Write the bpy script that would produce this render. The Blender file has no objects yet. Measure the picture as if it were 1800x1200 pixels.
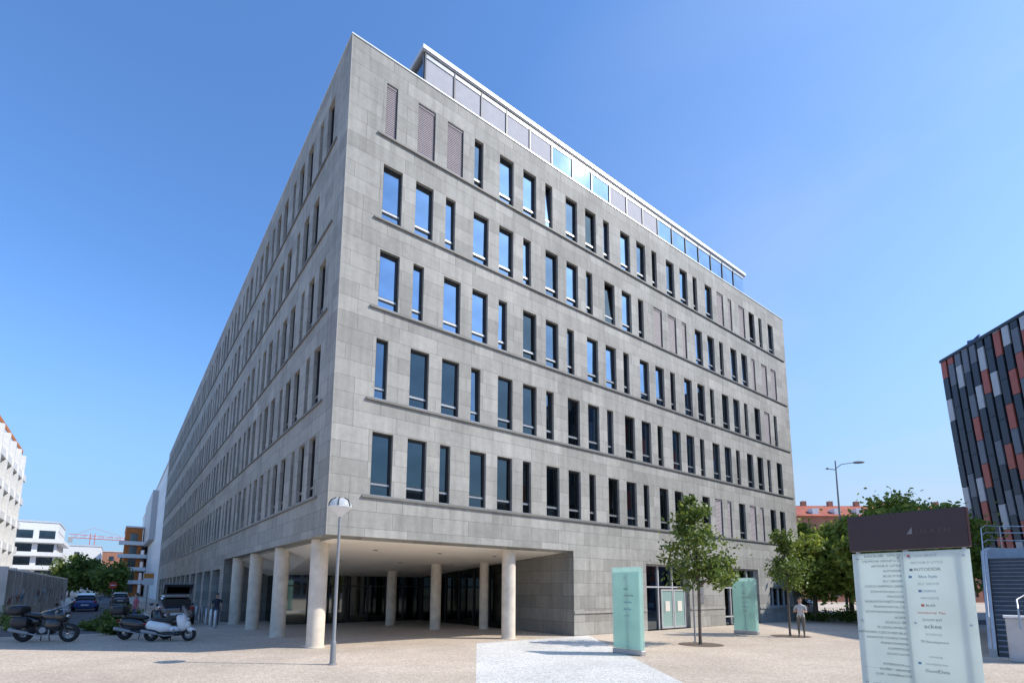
import bpy, math, random, itertools
import numpy as np
from mathutils import Vector, Matrix
random.seed(7)
sc=bpy.context.scene
COL=sc.collection
R=math.radians
# ------------------------------------------------------------------ materials
def newmat(name):
    m=bpy.data.materials.new(name);m.use_nodes=True
    nt=m.node_tree;b=nt.nodes['Principled BSDF'];return m,nt,b
def N(nt,t,**k):
    n=nt.nodes.new(t)
    for a,v in k.items():
        if a in n.inputs: n.inputs[a].default_value=v
        else: setattr(n,a,v)
    return n
def c4(c): return (c[0],c[1],c[2],1)
def coords(nt,kind='Object',loc=None,scale=None):
    t=N(nt,'ShaderNodeTexCoord');m=N(nt,'ShaderNodeMapping')
    nt.links.new(t.outputs[kind],m.inputs[0])
    if loc: m.inputs['Location'].default_value=loc
    if scale: m.inputs['Scale'].default_value=scale
    return m.outputs[0]
def simple(name,col,rough=.6,metal=0,var=.12,scale=3.,bump=0.,spec=.5,coat=0):
    m,nt,b=newmat(name)
    co=coords(nt)
    no=N(nt,'ShaderNodeTexNoise',Scale=scale,Detail=6.0);nt.links.new(co,no.inputs['Vector'])
    mp=N(nt,'ShaderNodeMapRange');mp.inputs['From Min'].default_value=.3;mp.inputs['From Max'].default_value=.7
    mp.inputs['To Min'].default_value=1-var;mp.inputs['To Max'].default_value=1+var
    nt.links.new(no.outputs[0],mp.inputs[0])
    mx=N(nt,'ShaderNodeVectorMath',operation='SCALE');mx.inputs[0].default_value=col
    nt.links.new(mp.outputs[0],mx.inputs['Scale']);nt.links.new(mx.outputs[0],b.inputs['Base Color'])
    b.inputs['Roughness'].default_value=rough;b.inputs['Metallic'].default_value=metal
    b.inputs['Specular IOR Level'].default_value=spec
    if coat: b.inputs['Coat Weight'].default_value=coat
    if bump:
        bp=N(nt,'ShaderNodeBump');bp.inputs['Strength'].default_value=bump;bp.inputs['Distance'].default_value=.02
        n2=N(nt,'ShaderNodeTexNoise',Scale=scale*8,Detail=4.0);nt.links.new(co,n2.inputs['Vector'])
        nt.links.new(n2.outputs[0],bp.inputs['Height']);nt.links.new(bp.outputs[0],b.inputs['Normal'])
    return m
def stone(name,c1,c2,mort,w,h,voff,mortar=.012,stain=.25):
    m,nt,b=newmat(name)
    co=coords(nt,'UV',loc=(0.3,voff,0))
    br=N(nt,'ShaderNodeTexBrick');br.offset=.37;br.offset_frequency=2;br.squash=.62;br.squash_frequency=3
    br.inputs['Scale'].default_value=1;br.inputs['Brick Width'].default_value=w;br.inputs['Row Height'].default_value=h
    br.inputs['Mortar Size'].default_value=mortar;br.inputs['Mortar Smooth'].default_value=.1
    br.inputs['Color1'].default_value=c4(c1);br.inputs['Color2'].default_value=c4(c2);br.inputs['Mortar'].default_value=c4(mort)
    nt.links.new(co,br.inputs['Vector'])
    ob=coords(nt)
    a=N(nt,'ShaderNodeTexNoise',Scale=.35,Detail=5.0);nt.links.new(ob,a.inputs['Vector'])
    a2=N(nt,'ShaderNodeTexNoise',Scale=4.0,Detail=9.0,Roughness=.75);nt.links.new(ob,a2.inputs['Vector'])
    st=coords(nt,'Object',scale=(3,3,.25))
    a3=N(nt,'ShaderNodeTexNoise',Scale=1.2,Detail=5.0);nt.links.new(st,a3.inputs['Vector'])
    s1=N(nt,'ShaderNodeMath',operation='ADD');nt.links.new(a.outputs[0],s1.inputs[0]);nt.links.new(a2.outputs[0],s1.inputs[1])
    s2=N(nt,'ShaderNodeMath',operation='ADD');nt.links.new(s1.outputs[0],s2.inputs[0]);nt.links.new(a3.outputs[0],s2.inputs[1])
    mp=N(nt,'ShaderNodeMapRange');mp.inputs['From Min'].default_value=1.1;mp.inputs['From Max'].default_value=1.9
    mp.inputs['To Min'].default_value=1-stain;mp.inputs['To Max'].default_value=1+stain
    nt.links.new(s2.outputs[0],mp.inputs[0])
    mx=N(nt,'ShaderNodeVectorMath',operation='SCALE');nt.links.new(br.outputs[0],mx.inputs[0]);nt.links.new(mp.outputs[0],mx.inputs['Scale'])
    nt.links.new(mx.outputs[0],b.inputs['Base Color'])
    b.inputs['Roughness'].default_value=.7;b.inputs['Specular IOR Level'].default_value=.3
    bp=N(nt,'ShaderNodeBump');bp.inputs['Strength'].default_value=.25;bp.inputs['Distance'].default_value=.01
    iv=N(nt,'ShaderNodeMath',operation='SUBTRACT');iv.inputs[0].default_value=1.0
    nt.links.new(br.outputs['Fac'],iv.inputs[1]);nt.links.new(iv.outputs[0],bp.inputs['Height']);nt.links.new(bp.outputs[0],b.inputs['Normal'])
    return m
def glass(name,col,rough=.03,metal=1.0):
    m,nt,b=newmat(name)
    b.inputs['Roughness'].default_value=rough;b.inputs['Metallic'].default_value=metal
    co=coords(nt);no=N(nt,'ShaderNodeTexNoise',Scale=.8,Detail=2.0);nt.links.new(co,no.inputs['Vector'])
    r=N(nt,'ShaderNodeMapRange');r.inputs['To Min'].default_value=.6;r.inputs['To Max'].default_value=1.4;nt.links.new(no.outputs[0],r.inputs[0])
    mx=N(nt,'ShaderNodeVectorMath',operation='SCALE');mx.inputs[0].default_value=col;nt.links.new(r.outputs[0],mx.inputs['Scale']);nt.links.new(mx.outputs[0],b.inputs['Base Color'])
    bp=N(nt,'ShaderNodeBump');bp.inputs['Strength'].default_value=.05;bp.inputs['Distance'].default_value=.02
    nt.links.new(no.outputs[0],bp.inputs['Height']);nt.links.new(bp.outputs[0],b.inputs['Normal'])
    return m
def cobble(name,cA,cB,joint,scale,rough=.8):
    m,nt,b=newmat(name);co=coords(nt)
    v=N(nt,'ShaderNodeTexVoronoi',feature='DISTANCE_TO_EDGE',Scale=scale);nt.links.new(co,v.inputs['Vector'])
    v2=N(nt,'ShaderNodeTexVoronoi',Scale=scale);nt.links.new(co,v2.inputs['Vector'])
    sp=N(nt,'ShaderNodeSeparateColor');nt.links.new(v2.outputs['Color'],sp.inputs[0])
    big=N(nt,'ShaderNodeTexNoise',Scale=.5,Detail=6.0);nt.links.new(co,big.inputs['Vector'])
    ad=N(nt,'ShaderNodeMath',operation='ADD');nt.links.new(sp.outputs[0],ad.inputs[0]);nt.links.new(big.outputs[0],ad.inputs[1])
    mp=N(nt,'ShaderNodeMapRange');mp.inputs['From Min'].default_value=.4;mp.inputs['From Max'].default_value=1.6;nt.links.new(ad.outputs[0],mp.inputs[0])
    mx=N(nt,'ShaderNodeMix',data_type='RGBA');mx.inputs[6].default_value=c4(cA);mx.inputs[7].default_value=c4(cB)
    nt.links.new(mp.outputs[0],mx.inputs[0])
    j=N(nt,'ShaderNodeMapRange');j.inputs['From Min'].default_value=.02;j.inputs['From Max'].default_value=.09;nt.links.new(v.outputs[0],j.inputs[0])
    m2=N(nt,'ShaderNodeMix',data_type='RGBA');m2.inputs[6].default_value=c4(joint)
    nt.links.new(mx.outputs[2],m2.inputs[7]);nt.links.new(j.outputs[0],m2.inputs[0])
    d=N(nt,'ShaderNodeTexNoise',Scale=.12,Detail=7.0,Roughness=.65);nt.links.new(co,d.inputs['Vector'])
    dm=N(nt,'ShaderNodeMapRange');dm.inputs['From Min'].default_value=.35;dm.inputs['From Max'].default_value=.65;dm.inputs['To Min'].default_value=.82;dm.inputs['To Max'].default_value=1.12
    nt.links.new(d.outputs[0],dm.inputs[0])
    sc_=N(nt,'ShaderNodeVectorMath',operation='SCALE');nt.links.new(m2.outputs[2],sc_.inputs[0]);nt.links.new(dm.outputs[0],sc_.inputs['Scale'])
    nt.links.new(sc_.outputs[0],b.inputs['Base Color']);b.inputs['Roughness'].default_value=rough;b.inputs['Specular IOR Level'].default_value=.25
    bp=N(nt,'ShaderNodeBump');bp.inputs['Strength'].default_value=.3;bp.inputs['Distance'].default_value=.008
    nt.links.new(j.outputs[0],bp.inputs['Height']);nt.links.new(bp.outputs[0],b.inputs['Normal'])
    return m
def leafmat(name,cA,cB,cC,tl=.42):
    m,nt,b=newmat(name)
    g=N(nt,'ShaderNodeNewGeometry');cr=N(nt,'ShaderNodeValToRGB');nt.links.new(g.outputs['Random Per Island'],cr.inputs[0])
    e=cr.color_ramp.elements;e[0].color=c4(cA);e[1].color=c4(cC);x=e.new(.5);x.color=c4(cB)
    nt.links.new(cr.outputs[0],b.inputs['Base Color']);b.inputs['Roughness'].default_value=.5
    tr=N(nt,'ShaderNodeBsdfTranslucent');nt.links.new(cr.outputs[0],tr.inputs[0])
    mx=N(nt,'ShaderNodeMixShader');mx.inputs[0].default_value=tl
    nt.links.new(b.outputs[0],mx.inputs[1]);nt.links.new(tr.outputs[0],mx.inputs[2]);nt.links.new(mx.outputs[0],nt.nodes['Material Output'].inputs[0])
    return m
def frosted(name,col,transp=0):
    m,nt,b=newmat(name);b.inputs['Roughness'].default_value=.12;b.inputs['Coat Weight'].default_value=.5
    co=coords(nt);no=N(nt,'ShaderNodeTexNoise',Scale=1.5,Detail=4.0);nt.links.new(co,no.inputs['Vector'])
    mp=N(nt,'ShaderNodeMapRange');mp.inputs['To Min'].default_value=.82;mp.inputs['To Max'].default_value=1.12;nt.links.new(no.outputs[0],mp.inputs[0])
    mv=N(nt,'ShaderNodeVectorMath',operation='SCALE');mv.inputs[0].default_value=col;nt.links.new(mp.outputs[0],mv.inputs['Scale']);nt.links.new(mv.outputs[0],b.inputs['Base Color'])
    tr=N(nt,'ShaderNodeBsdfTranslucent');nt.links.new(mv.outputs[0],tr.inputs[0])
    mx=N(nt,'ShaderNodeMixShader');mx.inputs[0].default_value=.5
    nt.links.new(b.outputs[0],mx.inputs[1]);nt.links.new(tr.outputs[0],mx.inputs[2]);out=mx
    if transp:
        t=N(nt,'ShaderNodeBsdfTransparent');t.inputs[0].default_value=(.85,.97,.95,1);out=N(nt,'ShaderNodeMixShader');out.inputs[0].default_value=transp
        nt.links.new(mx.outputs[0],out.inputs[1]);nt.links.new(t.outputs[0],out.inputs[2])
    nt.links.new(out.outputs[0],nt.nodes['Material Output'].inputs[0])
    return m
def clear(name,col=(.8,.85,.9),f_=.75):
    m,nt,b=newmat(name);b.inputs['Base Color'].default_value=c4(col);b.inputs['Roughness'].default_value=.03
    t=N(nt,'ShaderNodeBsdfTransparent');t.inputs[0].default_value=c4(col);mx=N(nt,'ShaderNodeMixShader');mx.inputs[0].default_value=f_
    nt.links.new(b.outputs[0],mx.inputs[1]);nt.links.new(t.outputs[0],mx.inputs[2]);nt.links.new(mx.outputs[0],nt.nodes['Material Output'].inputs[0]);return m

M={}
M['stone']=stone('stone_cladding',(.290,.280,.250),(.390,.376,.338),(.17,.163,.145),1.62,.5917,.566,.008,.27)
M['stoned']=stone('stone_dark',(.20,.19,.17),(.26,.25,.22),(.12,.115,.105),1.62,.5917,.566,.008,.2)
M['stone2']=simple('stone_plain',(.36,.345,.31),.75,var=.15,scale=4,bump=.1)
M['sill']=simple('stone_sill',(.17,.165,.15),.6,var=.12)
M['cap']=simple('metal_cap',(.68,.69,.70),.4,metal=.3,var=.05)
M['frame']=simple('frame_dark',(.045,.047,.05),.4,metal=.3,var=.1)
M['rail']=simple('frame_rail',(.36,.37,.38),.35,metal=.5,var=.08)
M['glass']=glass('window_glass',(.16,.195,.225))
M['glassb']=glass('window_glass_sky_tint',(.27,.345,.43))  # blue of the reflected sky put into the pane colour
M['glassl']=glass('window_glass_low',(.09,.102,.10))
M['glassd']=glass('dark_glass',(.045,.048,.048),rough=.05)
M['glassf']=glass('far_glass',(.12,.14,.16),rough=.1)
M['lobby']=glass('lobby_glass',(.20,.21,.20),rough=.04)
M['blind']=simple('blind_slat',(.33,.285,.295),.6,var=.06)
M['screen']=simple('screen_fabric',(.37,.365,.40),.7,var=.06)
M['ceil']=simple('soffit_plaster',(.90,.83,.72),.85,var=.04,scale=.8)
M['conc']=simple('concrete_column',(.68,.60,.49),.8,var=.14,scale=2.5,bump=.15)
M['white']=simple('white_paint',(.76,.76,.75),.5,var=.06)
M['offwhite']=simple('cream_render',(.74,.68,.58),.8,var=.1,scale=.6)
M['grey']=simple('grey_paint',(.30,.30,.31),.5,var=.08)
M['dgrey']=simple('dark_grey_steps',(.13,.13,.135),.8,var=.15)
M['lgrey']=simple('light_grey_paint',(.50,.49,.48),.5,var=.08)
M['pole']=simple('pole_grey',(.27,.275,.28),.45,metal=.3,var=.08)
M['galv']=simple('galvanised_steel',(.5,.51,.52),.35,metal=.7,var=.08)
M['black']=simple('black_plastic',(.018,.018,.02),.4,var=.1)
M['blackp']=simple('black_paint',(.02,.02,.023),.2,var=.05,coat=.6)
M['rubber']=simple('tyre_rubber',(.022,.022,.022),.85,var=.15,scale=20)
M['chrome']=simple('chrome',(.6,.6,.62),.18,metal=1,var=.03)
M['whitep']=simple('white_gloss',(.78,.78,.77),.22,var=.03,coat=.7)
M['silver']=simple('silver_paint',(.12,.13,.14),.3,metal=.5,var=.03,coat=.6)
M['bluep']=simple('blue_paint',(.03,.08,.25),.25,var=.04,coat=.6)
M['redl']=simple('red_lens',(.35,.01,.01),.2,var=.05)
M['amber']=simple('orange_plastic',(.7,.25,.04),.4,var=.05)
M['maroon']=simple('maroon_panel',(.045,.018,.018),.3,var=.1)
M['dimtxt']=simple('dim_lettering',(.085,.055,.055),.4,var=.03)
M['dimemb']=simple('dim_emblem',(.20,.18,.18),.4,var=.03)
M['whtxt']=simple('white_lettering',(.5,.5,.5),.4,var=.03)
M['ink']=simple('ink',(.14,.17,.165),.5,var=.05)
M['inkblue']=simple('ink_blue',(.13,.25,.38),.5,var=.05)
M['inkred']=simple('ink_red',(.55,.14,.09),.5,var=.05)
M['inkgrey']=simple('ink_grey',(.36,.41,.40),.5,var=.05)
M['craner']=simple('crane_red',(.55,.06,.03),.5,var=.05)
M['frost']=frosted('frosted_glass',(.80,.86,.82))
M['frostm']=frosted('mint_glass',(.64,.81,.76),.38)
M['frostw']=frosted('lamp_glass',(.8,.82,.82))
M['clear']=clear('clear_glass')
M['doorg']=clear('door_glass',(.50,.70,.63),.4)
M['cob']=cobble('cobble_paving',(.50,.41,.315),(.68,.57,.45),(.39,.315,.24),13)
M['sett']=cobble('light_setts',(.62,.60,.55),(.78,.75,.69),(.46,.44,.40),10)
M['asph']=cobble('asphalt',(.12,.12,.12),(.17,.17,.17),(.10,.10,.10),40)
M['soil']=simple('tree_pit',(.14,.105,.075),.95,var=.3,scale=9,bump=.3)
M['bark']=simple('bark',(.14,.11,.085),.9,var=.3,scale=9,bump=.4)
M['leafA']=leafmat('leaf_light',(.07,.12,.022),(.14,.20,.035),(.24,.29,.06))
M['leafB']=leafmat('leaf_bright',(.14,.20,.025),(.27,.33,.05),(.40,.42,.08),.5)
M['rooftile']=simple('red_roof',(.38,.10,.055),.85,var=.2,scale=.5)
M['brickred']=simple('red_wall',(.38,.17,.11),.85,var=.12,scale=.5)
M['orange']=simple('orange_render',(.5,.16,.04),.8,var=.1,scale=.5)
M['hoard']=simple('concrete_hoarding',(.62,.53,.45),.85,var=.2,scale=.7,bump=.1)
M['graf']=simple('graffiti',(.35,.16,.13),.8,var=.6,scale=2)
M['panD']=simple('panel_dark',(.036,.042,.055),.45,var=.1)
M['panG']=simple('panel_grey',(.14,.15,.175),.45,var=.1)
M['panW']=simple('panel_pale',(.46,.47,.49),.45,var=.08)
M['panR']=simple('panel_red',(.40,.095,.06),.45,var=.1)
M['skin']=simple('skin',(.50,.30,.21),.6,var=.06)
M['hair']=simple('hair',(.05,.032,.02),.7,var=.2)
M['pink']=simple('pink_cloth',(.45,.12,.16),.8,var=.1)
M['cloW']=simple('white_cloth',(.50,.50,.49),.85,var=.08)
M['cloD']=simple('dark_cloth',(.03,.033,.045),.85,var=.15)
M['cloK']=simple('khaki_cloth',(.16,.14,.11),.85,var=.15)
M['jeans']=simple('denim',(.06,.09,.16),.85,var=.15)
# ------------------------------------------------------------------ mesh builder
class MB:
    def __init__(s): s.v=[];s.f=[];s.m=[];s.mats=[]
    def mi(s,k):
        if k not in s.mats: s.mats.append(k)
        return s.mats.index(k)
    def add(s,vs,fs,mat):
        o=len(s.v);s.v+= [tuple(x) for x in vs];i=s.mi(mat)
        for f in fs: s.f.append([o+a for a in f]);s.m.append(i)
    def quad(s,a,b,c,d,mat): s.add([a,b,c,d],[(0,1,2,3)],mat)
    def box(s,c,sz,mat,rot=None,bev=0):
        x,y,z=[a/2 for a in sz]
        if bev:
            b=min(bev,x*.9,y*.9,z*.9);vs=[]
            for sx,sy,sz_ in itertools.product((-1,1),repeat=3):
                vs+= [(sx*x,sy*(y-b),sz_*(z-b)),(sx*(x-b),sy*y,sz_*(z-b)),(sx*(x-b),sy*(y-b),sz_*z)]
            idx={k:i*3 for i,k in enumerate(itertools.product((-1,1),repeat=3))}
            fs=[]
            for sg in (-1,1):
                q=[(-1,-1),(1,-1),(1,1),(-1,1)]
                fs.append([idx[(sg,a,b_)] for a,b_ in q]);fs.append([idx[(a,sg,b_)]+1 for a,b_ in q]);fs.append([idx[(a,b_,sg)]+2 for a,b_ in q])
            for a in (-1,1):
                for b_ in (-1,1):
                    fs.append([idx[(a,b_,-1)],idx[(a,b_,1)],idx[(a,b_,1)]+1,idx[(a,b_,-1)]+1])
                    fs.append([idx[(a,-1,b_)],idx[(a,1,b_)],idx[(a,1,b_)]+2,idx[(a,-1,b_)]+2])
                    fs.append([idx[(-1,a,b_)]+1,idx[(1,a,b_)]+1,idx[(1,a,b_)]+2,idx[(-1,a,b_)]+2])
            for k,i in idx.items(): fs.append([i,i+1,i+2])
        else:
            vs=[(-x,-y,-z),(x,-y,-z),(x,y,-z),(-x,y,-z),(-x,-y,z),(x,-y,z),(x,y,z),(-x,y,z)]
            fs=[(0,3,2,1),(4,5,6,7),(0,1,5,4),(1,2,6,5),(2,3,7,6),(3,0,4,7)]
        if rot is not None: vs=[rot@Vector(p) for p in vs]
        s.add([(p[0]+c[0],p[1]+c[1],p[2]+c[2]) for p in vs],fs,mat)
    def bx(s,x0,x1,y0,y1,z0,z1,mat,bev=0): s.box(((x0+x1)/2,(y0+y1)/2,(z0+z1)/2),(abs(x1-x0),abs(y1-y0),abs(z1-z0)),mat,bev=bev)
    def tube(s,pts,rad,mat,n=10,cap=True):
        pts=[Vector(p) for p in pts];rs=rad if isinstance(rad,(list,tuple)) else [rad]*len(pts)
        vs=[];pr=None
        for i,p in enumerate(pts):
            d=(pts[min(i+1,len(pts)-1)]-pts[max(i-1,0)]).normalized()
            if pr is None: a=d.orthogonal().normalized()
            else: a=(pr-d*pr.dot(d)).normalized()
            pr=a;b=d.cross(a)
            for k in range(n):
                t=2*math.pi*k/n;vs.append(p+(a*math.cos(t)+b*math.sin(t))*rs[i])
        fs=[]
        for i in range(len(pts)-1):
            for k in range(n): fs.append((i*n+k,i*n+(k+1)%n,(i+1)*n+(k+1)%n,(i+1)*n+k))
        if cap: fs.append(list(range(n))[::-1]);fs.append([(len(pts)-1)*n+k for k in range(n)])
        s.add(vs,fs,mat)
    def lathe(s,c,prof,mat,n=24):
        vs=[];fs=[]
        for r,z in prof:
            for k in range(n):
                t=2*math.pi*k/n;vs.append((c[0]+r*math.cos(t),c[1]+r*math.sin(t),c[2]+z))
        for i in range(len(prof)-1):
            for k in range(n): fs.append((i*n+k,i*n+(k+1)%n,(i+1)*n+(k+1)%n,(i+1)*n+k))
        s.add(vs,fs,mat)
    def sup(s,c,h,mat,e=2.0,rot=None,n=14,m=9,taper=0):
        def pw(a): return math.copysign(abs(a)**(2/e),a)
        vs=[];fs=[]
        for i in range(m+1):
            ph=-math.pi/2+math.pi*i/m
            for k in range(n):
                t=2*math.pi*k/n
                p=Vector((pw(math.cos(ph))*pw(math.cos(t))*h[0],pw(math.cos(ph))*pw(math.sin(t))*h[1],pw(math.sin(ph))*h[2]))
                if taper: p.y*=1+taper*p.x/h[0]
                if rot is not None: p=rot@p
                vs.append(p+Vector(c))
        for i in range(m):
            for k in range(n): fs.append((i*n+k,i*n+(k+1)%n,(i+1)*n+(k+1)%n,(i+1)*n+k))
        s.add(vs,fs,mat)
    def torus(s,c,Rr,r,mat,n=28,m=8,wid=1.0):
        vs=[];fs=[]
        for i in range(n):
            a=2*math.pi*i/n
            for k in range(m):
                t=2*math.pi*k/m;q=Rr+r*math.cos(t)
                vs.append((c[0]+q*math.cos(a),c[1]+r*wid*math.sin(t),c[2]+q*math.sin(a)))
        for i in range(n):
            for k in range(m): fs.append((i*m+k,((i+1)%n)*m+k,((i+1)%n)*m+(k+1)%m,i*m+(k+1)%m))
        s.add(vs,fs,mat)
    def mesh(s,name,smooth=False):
        me=bpy.data.meshes.new(name);me.from_pydata(s.v,[],s.f)
        for k in s.mats: me.materials.append(M[k])
        me.polygons.foreach_set('material_index',s.m)
        if smooth: me.polygons.foreach_set('use_smooth',[True]*len(me.polygons))
        me.update()
        uv=me.uv_layers.new(name='UVMap');co=np.empty(len(me.vertices)*3);me.vertices.foreach_get('co',co);co=co.reshape(-1,3)
        nl=len(me.loops);vi=np.empty(nl,int);me.loops.foreach_get('vertex_index',vi)
        no=np.empty(len(me.polygons)*3);me.polygons.foreach_get('normal',no);no=np.abs(no.reshape(-1,3))
        lt=np.empty(len(me.polygons),int);me.polygons.foreach_get('loop_total',lt)
        ln=np.repeat(no,lt,axis=0);P=co[vi];out=np.empty((nl,2))
        ax=ln.argmax(1)
        out[:,0]=np.where(ax==0,P[:,1],P[:,0]);out[:,1]=np.where(ax==2,P[:,1],P[:,2])
        uv.data.foreach_set('uv',out.ravel())
        if smooth:
            try: me.set_sharp_from_angle(angle=R(38))
            except Exception: pass
        return me
    def obj(s,name,parent=None,smooth=False,loc=None):
        return put(name,s.mesh(name,smooth),parent,loc)
def put(name,data,parent=None,loc=None,rz=0):
    o=bpy.data.objects.new(name,data);COL.objects.link(o)
    if parent: o.parent=parent
    if loc: o.location=loc
    if rz: o.rotation_euler=(0,0,rz)
    return o
def thing(name,label,cat,loc=(0,0,0),rz=0,group=None,data=None):
    o=put(name,data,None,loc,rz);o['label']=label;o['category']=cat
    if group: o['group']=group
    return o
def structure(name,mb,smooth=False):
    o=mb.obj(name,None,smooth);o['kind']='structure';return o
def copy_thing(root,loc,rz=None,label=None):
    n=root.copy();COL.objects.link(n);n.location=loc
    if rz is not None: n.rotation_euler=(0,0,rz)
    if label: n['label']=label
    def rec(src,dst):
        for ch in [c for c in bpy.data.objects if c.parent==src]:
            k=ch.copy();COL.objects.link(k);k.parent=dst;rec(ch,k)
    rec(root,n);return n
def text_into(mb,body,size,mat,origin,ux,uy,align='LEFT',ext=.002):
    cu=bpy.data.curves.new('t','FONT');cu.body=body;cu.size=size;cu.align_x=align;cu.extrude=ext;cu.resolution_u=2
    o=bpy.data.objects.new('t',cu);COL.objects.link(o);bpy.context.view_layer.update()
    dg=bpy.context.evaluated_depsgraph_get();me=bpy.data.meshes.new_from_object(o.evaluated_get(dg))
    ux=Vector(ux);uy=Vector(uy);uz=ux.cross(uy);og=Vector(origin)
    mb.add([og+ux*v.co.x+uy*v.co.y+uz*v.co.z for v in me.vertices],[list(p.vertices) for p in me.polygons],mat)
    bpy.data.objects.remove(o);bpy.data.curves.remove(cu);bpy.data.meshes.remove(me)
CAM=Vector((-5.461,-17.234,2.1))
def facade(mw,gl,P,U0,U1,Z0,Z1,rows,depth,mat):
    z=Z0
    def q(u0,u1,z0,z1):
        if u1-u0>1e-4 and z1-z0>1e-4: mw.quad(P(u0,z0,0),P(u1,z0,0),P(u1,z1,0),P(u0,z1,0),mat)
    for z0,z1,ws in sorted(rows,key=lambda r:r[0]):
        q(U0,U1,z,z0);u=U0
        for a,b in sorted(ws):
            q(u,a,z0,z1);u=b
            mw.quad(P(a,z0,0),P(a,z0,depth),P(a,z1,depth),P(a,z1,0),mat)
            mw.quad(P(b,z0,0),P(b,z1,0),P(b,z1,depth),P(b,z0,depth),mat)
            mw.quad(P(a,z1,0),P(a,z1,depth),P(b,z1,depth),P(b,z1,0),mat)
            mw.quad(P(a,z0,0),P(b,z0,0),P(b,z0,depth),P(a,z0,depth),mat)
            if gl is not None: gl.append((P(a,z0,depth),P(b,z0,depth),P(b,z1,depth),P(a,z1,depth),(Vector(P(a,z0,0))-Vector(P(a,z0,1))).normalized()))
        q(u,U1,z0,z1);z=z1
    q(U0,U1,z,Z1)
def panes(gl,o,mat='glassf'):
    base=Matrix.Translation(o.location)@o.rotation_euler.to_matrix().to_4x4()
    def sc_(q):
        c=base@((Vector(q[0])+Vector(q[2]))/2);d=CAM-c;f_=d.dot(base.to_3x3()@q[4]);return f_/d.length**3
    gl=sorted(gl,key=sc_,reverse=True);rest=MB()
    for i,q in enumerate(gl):
        if i<90 and sc_(q)>0:
            m=MB();m.quad(*q[:4],mat);m.obj('window',o)
        else: rest.quad(*q[:4],mat)
    if rest.v: k=rest.obj('window',o);k['kind']='stuff'
# ================================================================== MAIN BUILDING
LX,LY=34.3,79.6;ZT=23.0;ZB=3.87
SILL=[19.55,16.0,12.42,8.9,5.35];WH=2.32
PAT=['NWW','WWN','WNW','NWW','WWN']
ob=thing('office_building','large grey stone office block with rows of slim windows','office building')
rowsR=[];rowsL=[];wins=[]
BL={0:{0,1,2,17,18,19},1:{12,13,14,20,21,22},4:{16,17,19,20},2:{21},3:set()}
for i,zs in enumerate(SILL):
    ws=[]
    for k in range(23):
        p=PAT[i][k%3];a=1.45+1.377*k;w=.8 if p=='W' else .47
        ws.append((a,a+w));wins.append(('R',i,k,a,w,zs))
    rowsR.append((zs,zs+WH,ws))
    ws=[]
    for k in range(55):
        if i==1 and k==0: continue
        p=PAT[(i+1)%5][(k+1)%3];a=1.75+1.395*k;w=.8 if p=='W' else .47
        ws.append((a,a+w));wins.append(('L',i,k,a,w,zs))
    rowsL.append((zs,zs+WH,ws))
mw=MB()
PR=lambda u,z,d:(u,d,z)
PL=lambda u,z,d:(d,u,z)
facade(mw,None,PR,0,LX,ZB,ZT,rowsR,.42,'stone')
facade(mw,None,PL,0,LY,ZB,ZT,rowsL,.42,'stone')
facade(mw,None,PR,11.35,29.0,0,ZB,[(0.0,3.45,[(16.6,20.4),(24.0,28.2)])],.6,'stone')
facade(mw,None,PR,29.0,LX,0,ZB,[(1.0,2.3,[(29.6,32.9)])],.6,'stone')
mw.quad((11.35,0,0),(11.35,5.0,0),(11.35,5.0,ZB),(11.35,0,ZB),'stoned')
shop=[(21.0+4.2*k,21.0+4.2*k+3.2) for k in range(13)]
facade(mw,None,PL,19.6,LY,0,ZB,[(0.02,3.3,shop)],.7,'stone')
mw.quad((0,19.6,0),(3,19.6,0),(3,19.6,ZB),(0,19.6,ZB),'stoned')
mw.bx(.003,11.34,.38,.40,3.78,ZB+.4,'stone');mw.bx(.38,.40,.40,19.5,3.78,ZB+.4,'stone')
mw.quad((0,0,ZB),(11.35,0,ZB),(11.35,.38,ZB),(0,.38,ZB),'stone');mw.quad((0,.38,ZB),(.38,.38,ZB),(.38,19.6,ZB),(0,19.6,ZB),'stone')
mw.quad((LX,0,0),(LX,LY,0),(LX,LY,ZT),(LX,0,ZT),'stone');mw.quad((0,LY,0),(LX,LY,0),(LX,LY,ZT),(0,LY,ZT),'stone')
mw.quad((.3,.3,22.3),(LX-.01,.3,22.3),(LX-.01,LY-.01,22.3),(.3,LY-.01,22.3),'stone2')
wall=mw.obj('wall',ob)
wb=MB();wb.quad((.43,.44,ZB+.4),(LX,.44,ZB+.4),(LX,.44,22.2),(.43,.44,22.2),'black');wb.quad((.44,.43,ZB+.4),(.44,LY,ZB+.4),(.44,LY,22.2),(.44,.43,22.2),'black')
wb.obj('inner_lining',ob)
m=MB();m.bx(-.03,LX+.03,-.03,.35,ZT,ZT+.05,'cap');m.bx(-.03,.35,.35,LY,ZT,ZT+.05,'cap');m.obj('parapet_cap',ob)
m=MB();m.bx(-.008,.022,-.008,.022,ZB,ZT-.01,'stone2');m.obj('corner_trim',ob)
for zs in SILL:
    m=MB();m.bx(1.15,LX-.3,-.075,-.002,zs-.10,zs-.025,'sill');m.obj('sill_ledge',ob)
    m=MB();m.bx(-.06,-.002,1.2,LY-.5,zs-.10,zs-.025,'sill');m.obj('sill_ledge',ob)
for a,b,z0 in((11.36,16.55,1.0),(20.45,23.95,1.0),(28.25,LX,.90)):
    m=MB();m.bx(a,b,-.05,-.002,z0,z0+.1,'stone2');m.obj('plinth_moulding',ob)
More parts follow.
